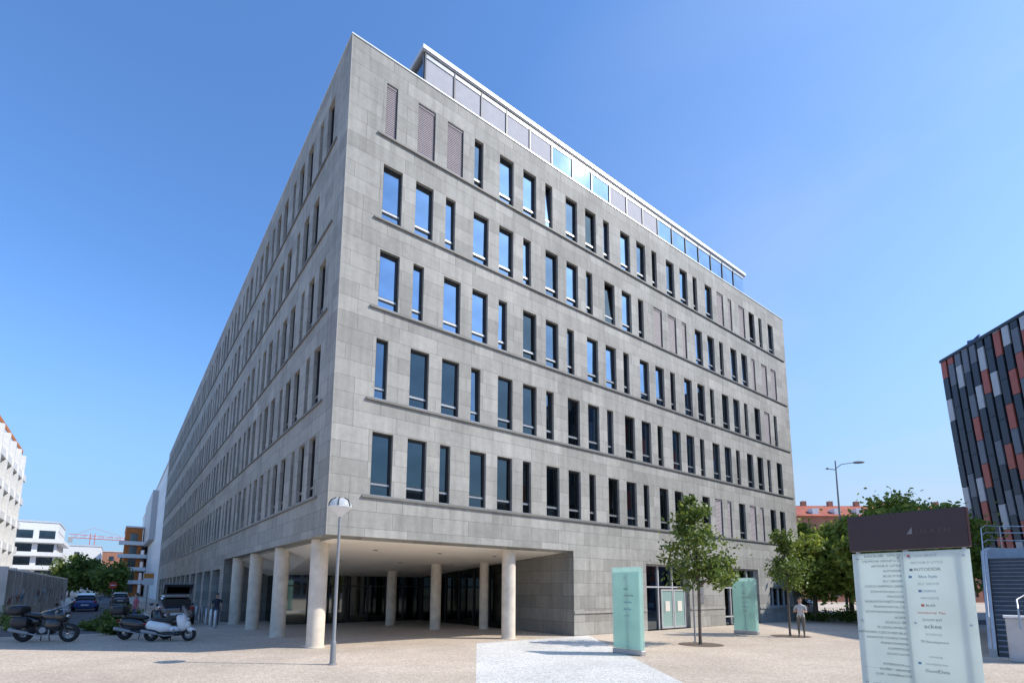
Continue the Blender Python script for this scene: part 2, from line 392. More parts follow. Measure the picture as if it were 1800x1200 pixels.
def wframe(w):
    m=MB();t=.05;y0,y1=.13,.23
    m.bx(0.002,t,y0,y1,.002,WH-.002,'frame');m.bx(w-t,w-.002,y0,y1,.002,WH-.002,'frame')
    m.bx(t,w-t,y0,y1,WH-t,WH-.002,'frame');m.bx(t,w-t,y0,y1,.002,t,'frame')
    m.bx(t,w-t,y0-.01,y1,.40,.47,'rail');m.bx(t,w-t,y0+.005,y1,.47,.51,'frame')
    m.bx(t,t+.025,y0+.02,y1,.51,WH-t,'frame');m.bx(w-t-.025,w-t,y0+.02,y1,.51,WH-t,'frame')
    m.bx(t,w-t,y0+.02,y1,WH-t-.03,WH-t,'frame')
    m.bx(.003,w-.003,.0,.13,.002,.03,'rail')
    return m.mesh('window')
def wpane(w,g):
    m=MB();m.quad((.05,0,-1.1),(w-.05,0,-1.1),(w-.05,0,1.13),(.05,0,1.13),g);return m.mesh('glass_pane')
def wblind(w):
    m=MB();n=26;h=(WH-.14)/n;vs=[];fs=[]
    for k in range(n): 
        z=.04+k*h;b=len(vs);vs+=[(.03,.062,z),(w-.03,.062,z),(w-.03,.085,z+h*.82),(.03,.085,z+h*.82),(w-.03,.062,z+h),(.03,.062,z+h)]
        fs+=[(b,b+1,b+2,b+3),(b+3,b+2,b+4,b+5)]
    m.add(vs,fs,'blind')
    m.bx(.005,.03,.05,.11,.03,WH-.02,'frame');m.bx(w-.03,w-.005,.05,.11,.03,WH-.02,'frame');m.bx(.03,w-.03,.045,.12,WH-.10,WH-.01,'blind')
    return m.mesh('blind')
FR={w:wframe(w) for w in(.8,.47)};PA={(w,g):wpane(w,g) for w in(.8,.47) for g in('glass','glassb','glassl')};BD={w:wblind(w) for w in(.8,.47)}
def wscore(t):
    s,i,k,a,w,z=t;c=Vector((a,0,z+1)) if s=='R' else Vector((0,a,z+1));d=c-CAM;n=Vector((0,1,0)) if s=='R' else Vector((1,0,0))
    return w*abs(d.dot(n))/d.length**3
wins.sort(key=wscore,reverse=True)
rest=MB()
names={v.name:k for k,v in M.items()}
def stuffwin(mb,me,mat4):
    base=len(mb.v);mb.v+=[tuple(mat4@v.co) for v in me.vertices]
    for p in me.polygons:
        mb.f.append([base+a for a in p.vertices]);mb.m.append(mb.mi(names[me.materials[p.material_index].name]))
for n,(s,i,k,a,w,z) in enumerate(wins):
    if s=='R': loc=(a,0,z);rz=0
    else: loc=(0,a+w,z);rz=-math.pi/2
    q=random.random()
    if s=='L': g='glassl' if q<.8 else 'glass'
    else: g=('glassl' if q<.12 else 'glassb' if q<.72 else 'glass') if i<3 else ('glassl' if q<.45 else 'glass' if q<.7 else 'glassb') if i==3 else ('glassl' if q<.85 else 'glass')  # upper rows bluer, lower rows darker: reflections put into the pane colour
    bl=(s=='R' and k in BL[i])
    rx=R(random.uniform(-.8,.8));ry=R(random.uniform(-.9,.9))
    if s=='R' and (i,k) in((0,6),(1,9)): rx=R(-4)
    if n<100:
        wo=put('window',FR[w],ob,loc,rz)
        pn=put('glass_pane',PA[(w,g)],wo,(0,.20,1.16));pn.rotation_euler=(rx,0,ry)
        if bl: put('blind',BD[w],wo)
    else:
        T=Matrix.Translation(loc)@Matrix.Rotation(rz,4,'Z')
        stuffwin(rest,FR[w],T);stuffwin(rest,PA[(w,g)],T@Matrix.Translation((0,.20,1.16))@Matrix.Rotation(ry,4,'Z')@Matrix.Rotation(rx,4,'X'))
        if bl: stuffwin(rest,BD[w],T)
o=rest.obj('window',ob);o['kind']='stuff'
m=MB();m.quad((.41,.41,3.84),(11.34,.41,3.84),(11.34,15,2.88),(2.6,15,2.88),'ceil');m.quad((.41,.41,3.84),(2.6,15,2.88),(2.6,19.5,2.9),(.41,19.5,3.75),'ceil')
m.obj('arcade_ceiling',ob)
m=MB()
for k in range(7):
    g=['lobby','glassl','lobby','lobby','glassl','lobby','glassl'][k];m.quad((2.6+k*1.25,15,0),(3.85+k*1.25,15,0),(3.85+k*1.25,15,2.88),(2.6+k*1.25,15,2.88),g)
m.quad((2.6,15,0),(2.6,19.6,0),(2.6,19.6,2.9),(2.6,15,2.88),'glassl')
m.quad((11.35,5.0,0),(11.35,15,0),(11.35,15,3.7),(11.35,5.0,3.7),'glassl')
for k in range(8): m.bx(2.6+k*1.24,2.66+k*1.24,14.9,14.99,0,2.86,'frame')
for k in range(7): m.bx(11.27,11.34,5.05+k*1.6,5.12+k*1.6,0,3.5-.1*k,'frame')
m.bx(2.6,11.33,14.91,14.985,2.2,2.28,'frame');m.obj('lobby_glazing',ob)
for a,b in shop:
    m=MB();m.quad((.6,a,.02),(.6,b,.02),(.6,b,3.3),(.6,a,3.3),'glassl');m.bx(.5,.59,(a+b)/2-.04,(a+b)/2+.04,.02,3.3,'frame')
    m.obj('shop_window',ob)
for p,rr in [((.48,2.1),.31),((.42,7.2),.31),((.40,12.3),.31),((.40,17.2),.31),((8.2,.8),.30),((8.2,7.2),.28),((7.55,11.3),.28),((10.4,5.9),.24)]:
    m=MB();zt=3.86 if p[0]<1 else 3.85-.066*p[1]+.03
    m.lathe((p[0],p[1],0),[(rr+.03,0),(rr+.03,.04),(rr,.05),(rr,1.5),(rr-.006,1.505),(rr,1.51),(rr,zt)],'conc',32);m.obj('column',ob,True)
for x in(3,6,9):
    for y in(3,7):
        m=MB();m.lathe((x,y,3.86-.0658*y-.03),[(.0,0),(.09,0),(.09,.03)],'grey',14);m.obj('downlight',ob)
def glazed(x0,x1,z0,z1,y,nv,trans,name='entrance_glazing'):
    m=MB();m.quad((x0,y,z0),(x1,y,z0),(x1,y,z1),(x0,y,z1),'glass')
    for k in range(nv+1):
        x=x0+.03+(x1-x0-.06)*k/nv;m.bx(x-.04,x+.04,y-.09,y-.003,z0,z1,'lgrey')
    for z in trans: m.bx(x0,x1,y-.08,y-.004,z-.04,z+.04,'lgrey')
    m.obj(name,ob)
glazed(16.6,20.4,.02,3.45,.3,3,(2.25,3.4));glazed(24.0,28.2,.02,3.45,.3,4,(.5,2.25,3.4));glazed(29.6,32.9,1.0,2.3,.3,4,(1.04,2.26),name='strip_window')
for x in(18.0,19.1):
    m=MB();m.bx(x,x+1.05,.13,.19,.05,.15,'lgrey');m.bx(x,x+1.05,.13,.19,2.05,2.13,'lgrey');m.bx(x,x+.07,.13,.19,.15,2.05,'lgrey');m.bx(x+.98,x+1.05,.13,.19,.15,2.05,'lgrey')
    m.quad((x+.07,.16,.15),(x+.98,.16,.15),(x+.98,.16,2.05),(x+.07,.16,2.05),'doorg');m.bx(x+.35,x+.75,.146,.154,.95,1.5,'offwhite')
    d=m.obj('door',ob);h=MB();h.tube([(x+.16,.10,.8),(x+.16,.08,1.0),(x+.16,.08,1.3),(x+.16,.10,1.5)],.015,'chrome',8);h.obj('handle',d,True)
for k in range(3):
    m=MB();m.bx(21.3,21.75,-.03,-.005,1.35+k*.5,1.75+k*.5,'rail');m.obj('wall_plaque',ob)
at=MB();AX0,AX1,AY=3.85,31.7,1.6
at.bx(AX0+.05,AX1,AY+.08,70,22.3,26.45,'stone2');at.obj('attic_core',ob)
rf=MB();rf.bx(3.72,31.88,1.52,71,26.45,26.52,'grey');rf.bx(3.68,31.92,1.48,71.02,26.52,26.72,'cap');rf.obj('attic_roof',ob)
pw=(AX1-AX0)/18
for k in range(18):
    x=AX0+k*pw;scr=k<5 or 8<=k<11;m=MB()
    m.quad((x+.04,AY,22.35),(x+pw-.04,AY,22.35),(x+pw-.04,AY,26.44),(x+.04,AY,26.44),'screen' if scr else 'glassb')
    m.bx(x-.035,x+.035,AY-.05,AY+.05,22.32,26.44,'frame')
    m.bx(x+.035,x+pw-.035,AY-.03,AY-.004,26.2,26.44,'rail');m.bx(x+.035,x+pw-.035,AY-.03,AY-.004,24.75,24.79,'rail')
    m.obj('attic_panel',ob)
for k in range(12):
    y=AY+k*1.5;m=MB();m.quad((AX0,y+.08,22.35),(AX0,y+1.5,22.35),(AX0,y+1.5,26.4),(AX0,y+.08,26.4),'glassb')
    m.bx(AX0-.06,AX0+.04,y+.06,y+.12,22.32,26.4,'rail');m.obj('attic_side_panel',ob)
# ================================================================== GROUND
m=MB();m.quad((-1500,-1500,0),(1500,-1500,0),(1500,1500,0),(-1500,1500,0),'cob');structure('ground',m)
m=MB();m.quad((6.0,-.06,.004),(12.2,-.06,.004),(-.3,-17.4,.004),(-5.6,-17.4,.004),'sett');m.quad((-5.6,-17.4,.004),(-.3,-17.4,.004),(-6,-25,.004),(-11,-25,.004),'sett');structure('path',m)
m=MB();m.quad((-9.3,13.5,.006),(-3.4,13.5,.006),(-3.4,230,.006),(-9.3,230,.006),'asph');m.quad((-40,13.5,.006),(-9.3,13.5,.006),(-9.3,19,.006),(-40,19,.006),'asph');structure('road',m)
m=MB();m.bx(-3.4,-3.2,13.5,230,0,.12,'lgrey');structure('kerb',m)
m=MB();m.bx(-9.5,-9.3,19,230,0,.12,'lgrey');structure('kerb',m)
m=MB();m.quad((36,-80,.006),(46,-80,.006),(46,60,.006),(36,60,.006),'asph');structure('road',m)
m=MB();m.bx(35.8,36,-80,60,0,.12,'lgrey');structure('kerb',m)
# ================================================================== generic blocks
def block(name,label,cat,x0,x1,y0,y1,h,mat,fh=3.3,pitch=3.0,ww=1.7,wh=1.7,z0=1.0,balc=None,roof='cap'):
    o=thing(name,label,cat,(x0,y0,0));W,D=x1-x0,y1-y0;mw=MB();gl=[]
    nf=int((h-.6)/fh)
    for P,L in ((lambda u,z,d:(u,d,z),W),(lambda u,z,d:(u,D-d,z),W),(lambda u,z,d:(d,u,z),D),(lambda u,z,d:(W-d,u,z),D)):
        n=max(1,int(L/pitch));off=(L-n*pitch)/2;rows=[]
        for i in range(nf):
            z=z0+i*fh
            if z+wh<h: rows.append((z,z+wh,[(off+k*pitch+(pitch-ww)/2,off+k*pitch+(pitch+ww)/2) for k in range(n)]))
        facade(mw,gl,P,0,L,0,h,rows,.5,mat)
    mw.quad((0,0,h),(W,0,h),(W,D,h),(0,D,h),'grey');mw.obj('wall',o);panes(gl,o)
    m=MB();m.bx(-.15,W+.15,-.15,D+.15,h+.003,h+.35,roof);m.obj('roof',o)
    if balc:
        for i in range(1,nf):
            m=MB();z=z0+i*fh-1.0
            m.bx(-1.2,W+1.2,-1.2,-.003,z,z+.2,balc);m.bx(W+.003,W+1.2,-.003,D,z,z+.2,balc)
            m.bx(W+1.1,W+1.2,-1.1,D,z+.2,z+.9,balc);m.bx(-1.2,W+1.2,-1.2,-1.1,z+.2,z+.9,balc)
            m.obj('balcony',o)
    return o
b1=block('apartment_building','cream apartment building with deep concrete frames and orange trim','building',-42,-16.2,28,72,18.6,'offwhite',3.0,4.0,2.8,2.1,.8)
m=MB();m.bx(-.2,26.0,-.2,44.2,18.96,19.4,'orange')
m.obj('roof_trim',b1)
for k in range(11): m=MB();m.bx(25.803,26.8,k*4+.1,k*4+.5,0,18.0,'white');m.obj('fin',b1)
for i in range(6): m=MB();m.bx(25.803,26.7,0.6,43.5,i*3.0+.2,i*3.0+.45,'white');m.bx(26.6,26.68,0.6,43.5,i*3.0+.45,i*3.0+1.0,'white');m.obj('balcony',b1)
block('apartment_building','white stepped apartment building with wraparound balconies','building',-37,-17,150,170,17.5,'white',3.2,4,3,2,.8,balc='white')
block('apartment_building','low white apartment block with plain walls','building',-20,-9,180,200,14,'white',3.3,6,1.2,1.4,1)
block('apartment_building','tan brick block beyond the street','building',-9,2,205,220,14,'brickred',3.3,3,1.4,1.6,1)
block('apartment_building','orange and white apartment house with balconies','building',-3.9,-.6,138,158,16.5,'orange',3.1,2.4,1.5,1.9,.8,balc='white')
b5=block('office_building','tall white metal clad office building beside the street','office building',.7,30,84,190,24.0,'white',3.6,4.2,.5,2.1,5)
m=MB();m.bx(-1.0,-.003,30,60,12,22.5,'lgrey');m.obj('bay',b5)
block('office_building','unseen glass fronted office block, added for reflections in windows','office building',-30,75,-95,-66,19,'grey',3.5,2.4,1.9,2.6,.8)  # unseen block behind the camera, added to darken reflections in lower windows
o=thing('apartment_house','long tenement house with low red tiled roof','house',(128,5,0),.921);w,d,h=38.,14.,16.3
mw=MB();gl=[];rows=[(1+3.6*i,2.9+3.6*i,[(1.2+2.6*k,2.4+2.6*k) for k in range(13)]) for i in range(4)]
facade(mw,gl,lambda u,z,dd:(dd,u,z),0,w,0,h,rows,.3,'brickred');mw.quad((0,0,0),(d,0,0),(d,0,h),(0,0,h),'brickred');mw.quad((0,w,0),(d,w,0),(d,w,h),(0,w,h),'brickred')
mw.obj('wall',o);panes(gl,o);r=MB()
r.add([(-.5,-.5,h),(-.5,w+.5,h),(d/2,w-2,h+3.2),(d/2,2,h+3.2),(d+.5,-.5,h),(d+.5,w+.5,h)],[(0,1,2,3),(4,5,2,3),(0,4,3),(1,5,2)],'rooftile');r.obj('roof',o)
for k in range(6): c=MB();c.bx(d/2-.4,d/2+.4,4+k*5.5,4.9+k*5.5,h+2.6,h+4.1,'brickred');c.obj('chimney',o)
for k in range(8): c=MB();c.bx(.8,2.6,2.5+k*4.3,3.7+k*4.3,h+.5,h+1.7,'white');c.obj('dormer',o)
A=Vector((63.6,-3.4,0));dv=Vector((-.67,-.742,0)).normalized();nv=Vector((dv.y,-dv.x,0)).normalized()
if nv.dot(CAM-A)<0: nv=-nv
H6=26.5;tw=thing('office_tower','dark office building with staggered red grey and white panels','office building',tuple(A))
def T6(u,z,d): 
    p=dv*(u+2.2*max(0,1-z/H6)**1.3)+nv*d;return (p.x,p.y,z)
m=MB();L6=40
zs=[i*H6/6 for i in range(7)]
for a,b in zip(zs[:-1],zs[1:]):
    m.quad(T6(0,a,0),T6(L6,a,0),T6(L6,b,0),T6(0,b,0),'glassl');m.quad(T6(0,a,0),T6(0,a,-22),T6(0,b,-22),T6(0,b,0),'panD')
m.quad(T6(0,H6,0),T6(L6,H6,0),T6(L6,H6,-22),T6(0,H6,-22),'panD');m.obj('curtain_wall',tw)
rn=random.Random(11)
for k in range(42):
    m=MB();u=k*.95;z=0.0;zoff=[0,1.2,.6,1.8][k%4];last=None
    while z<H6-.01:
        z1=min(H6,z+(2.4 if z>0 else .6+zoff))
        while True:
            mt=rn.choices(['panD','panG','panW','panR'],[3.6,3.0,1.7,1.8])[0]
            if mt!=last or mt in('panD',): break
        last=mt;w_=.68;dp=.14
        v=[T6(u,z,.01),T6(u+w_,z,.01),T6(u+w_,z,dp),T6(u,z,dp),T6(u,z1-.05,.01),T6(u+w_,z1-.05,.01),T6(u+w_,z1-.05,dp),T6(u,z1-.05,dp)]
        m.add(v,[(0,1,2,3),(4,5,6,7),(0,1,5,4),(1,2,6,5),(2,3,7,6),(3,0,4,7)],mt);z=z1
    m.obj('panel_column',tw)
m=MB();v=[T6(-.1,H6+.002,.2),T6(L6,H6+.002,.2),T6(L6,H6+.002,-22),T6(-.1,H6+.002,-22),T6(-.1,H6+.3,.2),T6(L6,H6+.3,.2),T6(L6,H6+.3,-22),T6(-.1,H6+.3,-22)]
m.add(v,[(0,1,2,3),(4,5,6,7),(0,1,5,4),(1,2,6,5),(2,3,7,6),(3,0,4,7)],'panD');m.obj('roof_edge',tw)
m=MB();m.tube([T6(3,H6+.3,-1),T6(3,H6+1.0,-1),T6(3.8,H6+1.2,-1)],.12,'bluep');m.box(Vector(T6(3,H6+.65,-1)),(.8,.8,.7),'bluep');m.obj('roof_crane',tw)
wl=thing('hoarding_wall','weathered concrete hoarding with faded graffiti along the street','wall',(-10.2,22,0))
for k in range(16): m=MB();m.bx(-.12,.12,k*3+.07,k*3+2.9,.0,3.05,'hoard');m.obj('panel',wl)
for k in range(17): m=MB();m.bx(-.18,.18,k*3-.10,k*3+.068,0,3.2,'hoard');m.obj('post',wl)
m=MB();rr=random.Random(5)
for k in range(26):
    y=1+rr.random()*40;z=.7+rr.random()*1.2;pts=[]
    for j in range(9): pts.append((.13,y+j*.16,z+math.sin(j*1.3+k)*.35*rr.random()))
    m.tube(pts,.035,rr.choice(['graf','inkblue','whtxt','graf']),5)
m.obj('graffiti',wl)
cr=thing('tower_crane','distant thin red and white tower crane above the roofs','crane',(-14,270,0));m=MB()
for s in(-1,1):
    m.tube([(s*.8,0,0),(s*.8,0,25)],.12,'craner',5);m.tube([(-8,s*.6,23),(13,s*.6,22.6)],.10,'craner',5)
m.tube([(-8,0,24.4),(13,0,23.6)],.1,'craner',5)
for k in range(14): m.tube([(-8+k*1.5,-.6,23),(-7.2+k*1.5,0,24.3),(-6.5+k*1.5,.6,23)],.06,'craner' if k%2 else 'white',4)
m.tube([(-6,0,24),(0,0,27.5),(11,0,24)],.06,'craner',4);m.bx(-8,-6.5,-1,1,21,23,'grey');m.obj('jib',cr)
# ================================================================== trees
def tree(name,label,loc,blobs,n,ls,leaf,trunk=.09,seed=1,cl=40,cat='tree',group=None,spread=.22):
    rn=np.random.default_rng(seed);o=thing(name,label,cat,loc,0,group)
    m=MB();rd=random.Random(seed)
    if trunk:
        zc=float(np.mean([b[0][2] for b in blobs]));zlo=min(b[0][2]-b[1][2] for b in blobs)
        top=(0.05,0.03,zc+.2);m.tube([(0,0,0),(.01,.02,.15),(.02,0,zlo),(.03,.02,(zlo+zc)/2),top],[trunk*1.35,trunk,trunk*.85,trunk*.7,trunk*.3],'bark',9)
        for k in range(18):
            b=blobs[k%len(blobs)];t=Vector(b[0])+Vector([rd.uniform(-.75,.75)*b[1][j] for j in range(3)])
            z0=zlo+rd.random()*(zc-zlo)+.1;p0=Vector((.02,.01,z0));mid=(p0+t)/2+Vector((0,0,-.06*abs(t.x)))
            m.tube([p0,mid,t],[trunk*.45,trunk*.25,trunk*.08],'bark',5)
        m.obj('trunk',o,True)
    vs=[];per=n//(cl*len(blobs))
    for b in blobs:
        C=np.array(b[0]);Rr=np.array(b[1])
        for _ in range(cl):
            d=rn.normal(size=3);d/=np.linalg.norm(d);r=rn.random()**.45
            cc=C+d*r*Rr;sg=spread*Rr.mean()*(.6+.8*rn.random())
            P=cc+rn.normal(size=(per,3))*sg*np.array([1,1,.75])
            a=rn.normal(size=(per,3));a/=np.linalg.norm(a,axis=1)[:,None];b2=rn.normal(size=(per,3));b2=np.cross(a,b2);b2/=np.linalg.norm(b2,axis=1)[:,None]
            s=ls*(.6+.8*rn.random((per,1)))
            q=np.stack([P-a*s,P-b2*s*.55,P+a*s,P+b2*s*.55],1);vs.append(q.reshape(-1,3))
    V=np.concatenate(vs);V[:,2]=np.maximum(V[:,2],.02);nf=len(V)//4
    me=bpy.data.meshes.new('crown');me.from_pydata(V.tolist(),[],np.arange(nf*4).reshape(-1,4).tolist());me.materials.append(M[leaf])
    put('crown',me,o);return o
tree('street_tree','young slender street tree with airy green crown on paving',(12.9,-5.4,0),[((0,0,3.4),(1.3,1.3,1.3)),((-.1,.1,4.8),(.6,.6,1.0)),((.5,-.4,2.8),(1.0,1.0,.6))],5200,.085,'leafA',.065,1,32,spread=.21)
tree('street_tree','small young tree beside the entrance of the block',(19.7,-5.7,0),[((0,0,3.0),(.75,.75,1.1)),((0,.1,4.2),(.45,.45,.8))],2400,.08,'leafA',.05,2,24)
tx=[((41,3.5),8.6,2.7,'leafB'),((44.5,-.5),8.8,3.0,'leafB'),((40,-4.4),9.8,3.0,'leafB'),((43.5,-6.6),9.0,2.5,'leafB'),((50,6),9,3,'leafB'),((33.5,-1.2),6.2,1.9,'leafB'),((33,-4.4),6.0,1.9,'leafB'),((37,-2.2),7.6,2.2,'leafB')]
for i,((x,y),h,r,lf) in enumerate(tx):
    tree('broadleaf_tree','leafy green tree growing along the road',(x,y,0),[((0,0,h*.60),(r,r,h*.30)),((r*.3,r*.2,h*.78),(r*.7,r*.7,h*.16)),((-r*.4,-r*.3,h*.45),(r*.7,r*.7,h*.2))],8500,.18,lf,.17,10+i,28,group='trees along the road')
for i,(x,y,h,r) in enumerate([(-12.5,125,9.5,3.4),(-8.5,128,9,3),(-5.8,120,7.5,2.6)]):
    tree('broadleaf_tree','dark green tree at the end of the street',(x,y,0),[((0,0,h*.6),(r,r,h*.34)),((0,0,h*.4),(r*.9,r*.9,h*.3))],3000,.4,'leafA',.2,30+i,24,group='trees at the street end')
for i,(x,y,s) in enumerate([(-4.9,21.4,.85),(-6.0,15.6,.45),(-9.4,21.5,.8),(-8.8,17.3,.6),(-5.2,12.4,.5)]):
    tree('low_shrub','low rounded dark green shrub by the kerb',(x,y,0),[((0,0,s*.55),(s*1.1,s,s*.55))],2200,.07,'leafA',0,50+i,40,'shrub','shrubs by the kerb',.2)
for i,(x,y) in enumerate([(33,3),(33.6,-.5),(34.2,-4)]):
    tree('clipped_hedge','low clipped green hedge along the road edge',(x,y,0),[((0,-1,.35),(.5,1.1,.35)),((0,1,.35),(.5,1.1,.35))],2400,.08,'leafA',0,60+i,40,'hedge','hedges along the road',.2)
for (x,y) in ((12.9,-5.4),(19.7,-5.7)):
    m=MB();n=40;m.add([(x+.85*math.cos(t*2*math.pi/n),y+.85*math.sin(t*2*math.pi/n),.008) for t in range(n)],[list(range(n))],'soil');structure('ground',m)
# ================================================================== street lamp
sl=thing('street_lamp','slim grey street lamp with domed head on a cone','street lamp',(-.42,-2.5,0))
m=MB();m.lathe((0,0,0),[(.13,0),(.13,.02),(.085,.04),(.075,.6),(.07,.62),(.05,.68),(.045,2.4),(.038,4.1),(.03,4.18)],'pole',18);m.obj('pole',sl,True)
m=MB();m.lathe((0,0,4.13),[(.03,0),(.07,.02),(.09,.06),(.22,.17),(.33,.27),(.345,.29),(.33,.30)],'white',28);m.obj('lamp_bowl',sl,True)
m=MB();m.lathe((0,0,4.13),[(.33,.30),(.32,.37),(.26,.48),(.14,.55),(0.001,.57)],'frostw',28);m.obj('lamp_cap',sl,True)
for k in range(6):
    m=MB();a=k*math.pi/3;m.tube([(r_*math.cos(a),r_*math.sin(a),4.13+z_) for r_,z_ in((.335,.30),(.33,.375),(.27,.49),(.14,.56))],.016,'black',5);m.obj('lamp_bracket',sl)
st=thing('street_light','tall grey road light with short curved arm','street lamp',(37,-1.9,0));m=MB()
m.tube([(0,0,0),(0,0,6),(0,0,11.8)],[.10,.075,.045],'pole',10);m.tube([(0,0,11.2),(.25,-.3,11.5),(.8,-1.0,11.6)],.03,'pole',6);m.tube([(0,0,11.1),(-.3,.4,11.2)],.03,'pole',6);m.obj('pole',st,True)
m=MB();m.sup((1.0,-1.2,11.6),(.4,.16,.09),'grey',2.5,Matrix.Rotation(R(-50),3,'Z'));m.obj('lamp_head',st,True)
m=MB();m.sup((-.35,.45,11.22),(.14,.1,.06),'grey',2.5);m.obj('lamp_head',st,True)
# ================================================================== signs
def totem(loc,w,h,label):
    o=thing('information_totem',label,'sign',loc,0,'glass information totems')
    m=MB();m.bx(-.04,-.02,-w*.5,w*.5,.18,h,'frostm');m.obj('glass_panel',o);m=MB();m.bx(.06,.08,-w*.5,w*.5,.18,h-.05,'frostm');m.obj('glass_panel',o)
    m=MB();m.bx(-.10,.14,-w*.5,w*.5,0,.16,'galv',.02);m.bx(.005,.045,-.03,.03,.16,h-.2,'galv');m.obj('base',o)
    t=MB();UX,UZ=(0,-1,0),(0,0,1)
    text_into(t,"A",.16,'inkgrey',(-.043,.12,h-.42),UX,UZ)
    for k,(s,mt) in enumerate([("ackee",'ink'),("AUTODESK",'ink'),("GoodData",'inkblue'),("Blue Style",'inkblue'),("SLUŽBY",'inkgrey')]):
        text_into(t,s,.08,mt,(-.043,.12,h-.75-k*.22),UX,UZ)
    t.obj('lettering',o);return o
totem((8.2,-5.75,0),1.22,2.85,'pale mint glass totem standing on cobbles by the path')
totem((19.1,-3.9,0),1.2,2.7,'pale mint glass totem near the glazed entrance')
S=thing('directory_sign','tall glass tenant directory with dark maroon header panel','sign',(2.6,-15.055,0))
W=.635
m=MB();m.bx(-.03,.09,-W,W,2.63,3.11,'maroon',.006);m.obj('header',S)
m=MB();m.bx(-.015,.0,-W+.01,.035,.32,2.60,'frost');m.obj('glass_panel',S)
m=MB();m.bx(.02,.035,.028,W-.01,.32,2.60,'frost');m.obj('glass_panel',S)
m=MB();m.bx(.05,.085,-.0,.05,.1,2.63,'galv');m.bx(-.12,.16,-W,W,0,.12,'galv',.02);m.bx(.05,.08,-W+.05,-W+.09,.1,2.63,'galv');m.bx(.05,.08,W-.09,W-.05,.1,2.63,'galv');m.obj('support_frame',S)
for y in(-W+.07,-.03,.10,W-.07):
    for z in(2.52,1.7,.9): 
        x=-.015 if y<.03 else .02
        m=MB();m.sup((x-.006,y,z),(.01,.016,.016),'chrome',2,n=10,m=6);m.obj('fixing_bolt',S,True)
UX,UZ=(0,-1,0),(0,0,1)
left=["KANCELÁŘE - OFFICES","DELMICHA GROUP s.r.o.","ARTHUR D. LITTLE","AUTODESK","BLUE STYLE","ELC GROUP","COSCO SHIPPING LINES","(Central Europe) s.r.o.","MAYGATE","NORDIČNÍ POJIŠŤOVNA","TRAVELPORTAL.CZ","ZOOM INTERNATIONAL","ACKEE","SCHÜCO CZ","TE DEVELOPMENT","NETWORKS CZECH REPUBLIC","NONSTOP CONSULTING","MUNDI PHARMA","KOMMTECH","GOOD DATA","","INTERNACIA a.s.","SLUŽBY - SERVICES","CLIFF - KADEŘNICTVÍ","","USSPA ČERSTVÁ ŠŤÁVA"]
for i,s in enumerate(left):
    if s: t=MB();text_into(t,s,.040,'ink',(.0185,.075,2.545-.0665*i),UX,UZ,'RIGHT',.001);t.obj('tenant_name',S)
for z in(2.525,1.10): t=MB();t.bx(.0175,.0195,.08,.60,z,z+.002,'inkgrey');t.obj('divider_line',S)
right=[("s.r.o. GROUP",'inkgrey','inkred'),("ARTHUR D LITTLE",'inkgrey',None),("AUTODESK",'ink','ink'),("Blue Style",'inkblue','inkblue'),("ELC GROUP",'inkgrey',None),("COSCO",'inkblue','inkblue'),("MAYGATE",'inkgrey',None),("BLAD",'ink','inkred'),("travelportal  Plus",'inkred',None),("ZOOM INT",'ink',None),("ackee",'ink',None),("SCHÜCO",'inkgrey',None),("TE Development",'ink',None),("",'ink',None),("nonstop",'inkgrey',None),("mundipharma",'inkgrey','inkblue'),("GoodData",'ink',None),("",'ink',None),("",'ink','inkred')]
for i,(s,mt,lg) in enumerate(right):
    if not s and not lg: continue
    t=MB();z=2.53-.0885*i;sz={'AUTODESK':.054,'ackee':.076,'GoodData':.056,'Blue Style':.048}.get(s,.040)
    if s: text_into(t,s,sz,mt,(-.0165,-.20,z),UX,UZ,'CENTER',.001)
    if lg: 
        yy=-.20+(0 if not s else .5*sz*.62*len(s)+.03)
        t.bx(-.018,-.0155,yy-.016,yy+.016,z-.002,z+.028,lg)
    t.obj('tenant_logo',S)
t=MB();text_into(t,"I N A S H",.085,'dimtxt',(-.0315,-.13,2.82),UX,UZ);t.obj('header_lettering',S)
t=MB();t.add([(-.033,-.03,2.82),(-.033,-.09,2.82),(-.033,-.09,2.91)],[(0,1,2)],'dimemb');t.obj('header_emblem',S)
ne=thing('no_entry_sign','round red no entry sign on a grey post','traffic sign',(-5.4,45,0));m=MB();m.tube([(0,0,0),(0,0,2.6)],.035,'galv',8);m.obj('post',ne)
m=MB();m.tube([(0,-.04,2.3),(0,-.06,2.3)],.32,'craner',24);m.bx(-.2,.2,-.07,-.062,2.25,2.35,'white');m.obj('sign_plate',ne)
ps=thing('sign_post','thin grey post standing beside the young tree','post',(13.6,-4.7,0));m=MB();m.lathe((0,0,0),[(.07,0),(.07,.03),(.035,.05),(.035,2.9),(.001,2.93)],'grey',12);m.obj('pole',ps,True);m=MB();m.bx(-.02,.02,-.05,.05,2.3,2.6,'grey');m.obj('clamp',ps)
tb=thing('traffic_box','small orange and white site sign on post','traffic sign',(-3.0,38,0));m=MB();m.tube([(0,0,0),(0,0,3.0)],.04,'galv',8);m.obj('post',tb);m=MB();m.bx(-.4,.4,-.06,-.03,2.3,3.4,'white');m.bx(-.35,.35,-.075,-.062,2.9,3.3,'amber');m.obj('sign_plate',tb)
bo=thing('bollard','short grey steel bollard beside the arcade columns','bollard',(-1.0,14.2,0),0,'bollards along the arcade');m=MB();m.lathe((0,0,0),[(.09,0),(.09,.85),(.06,.93),(.001,.95)],'galv',16);m.obj('post',bo,True);m=MB();m.lathe((0,0,0),[(.12,0),(.12,.03),(.091,.04)],'grey',16);m.obj('base',bo)
for y in(15.8,17.6,19.6,22): copy_thing(bo,(-1.0,y,0))
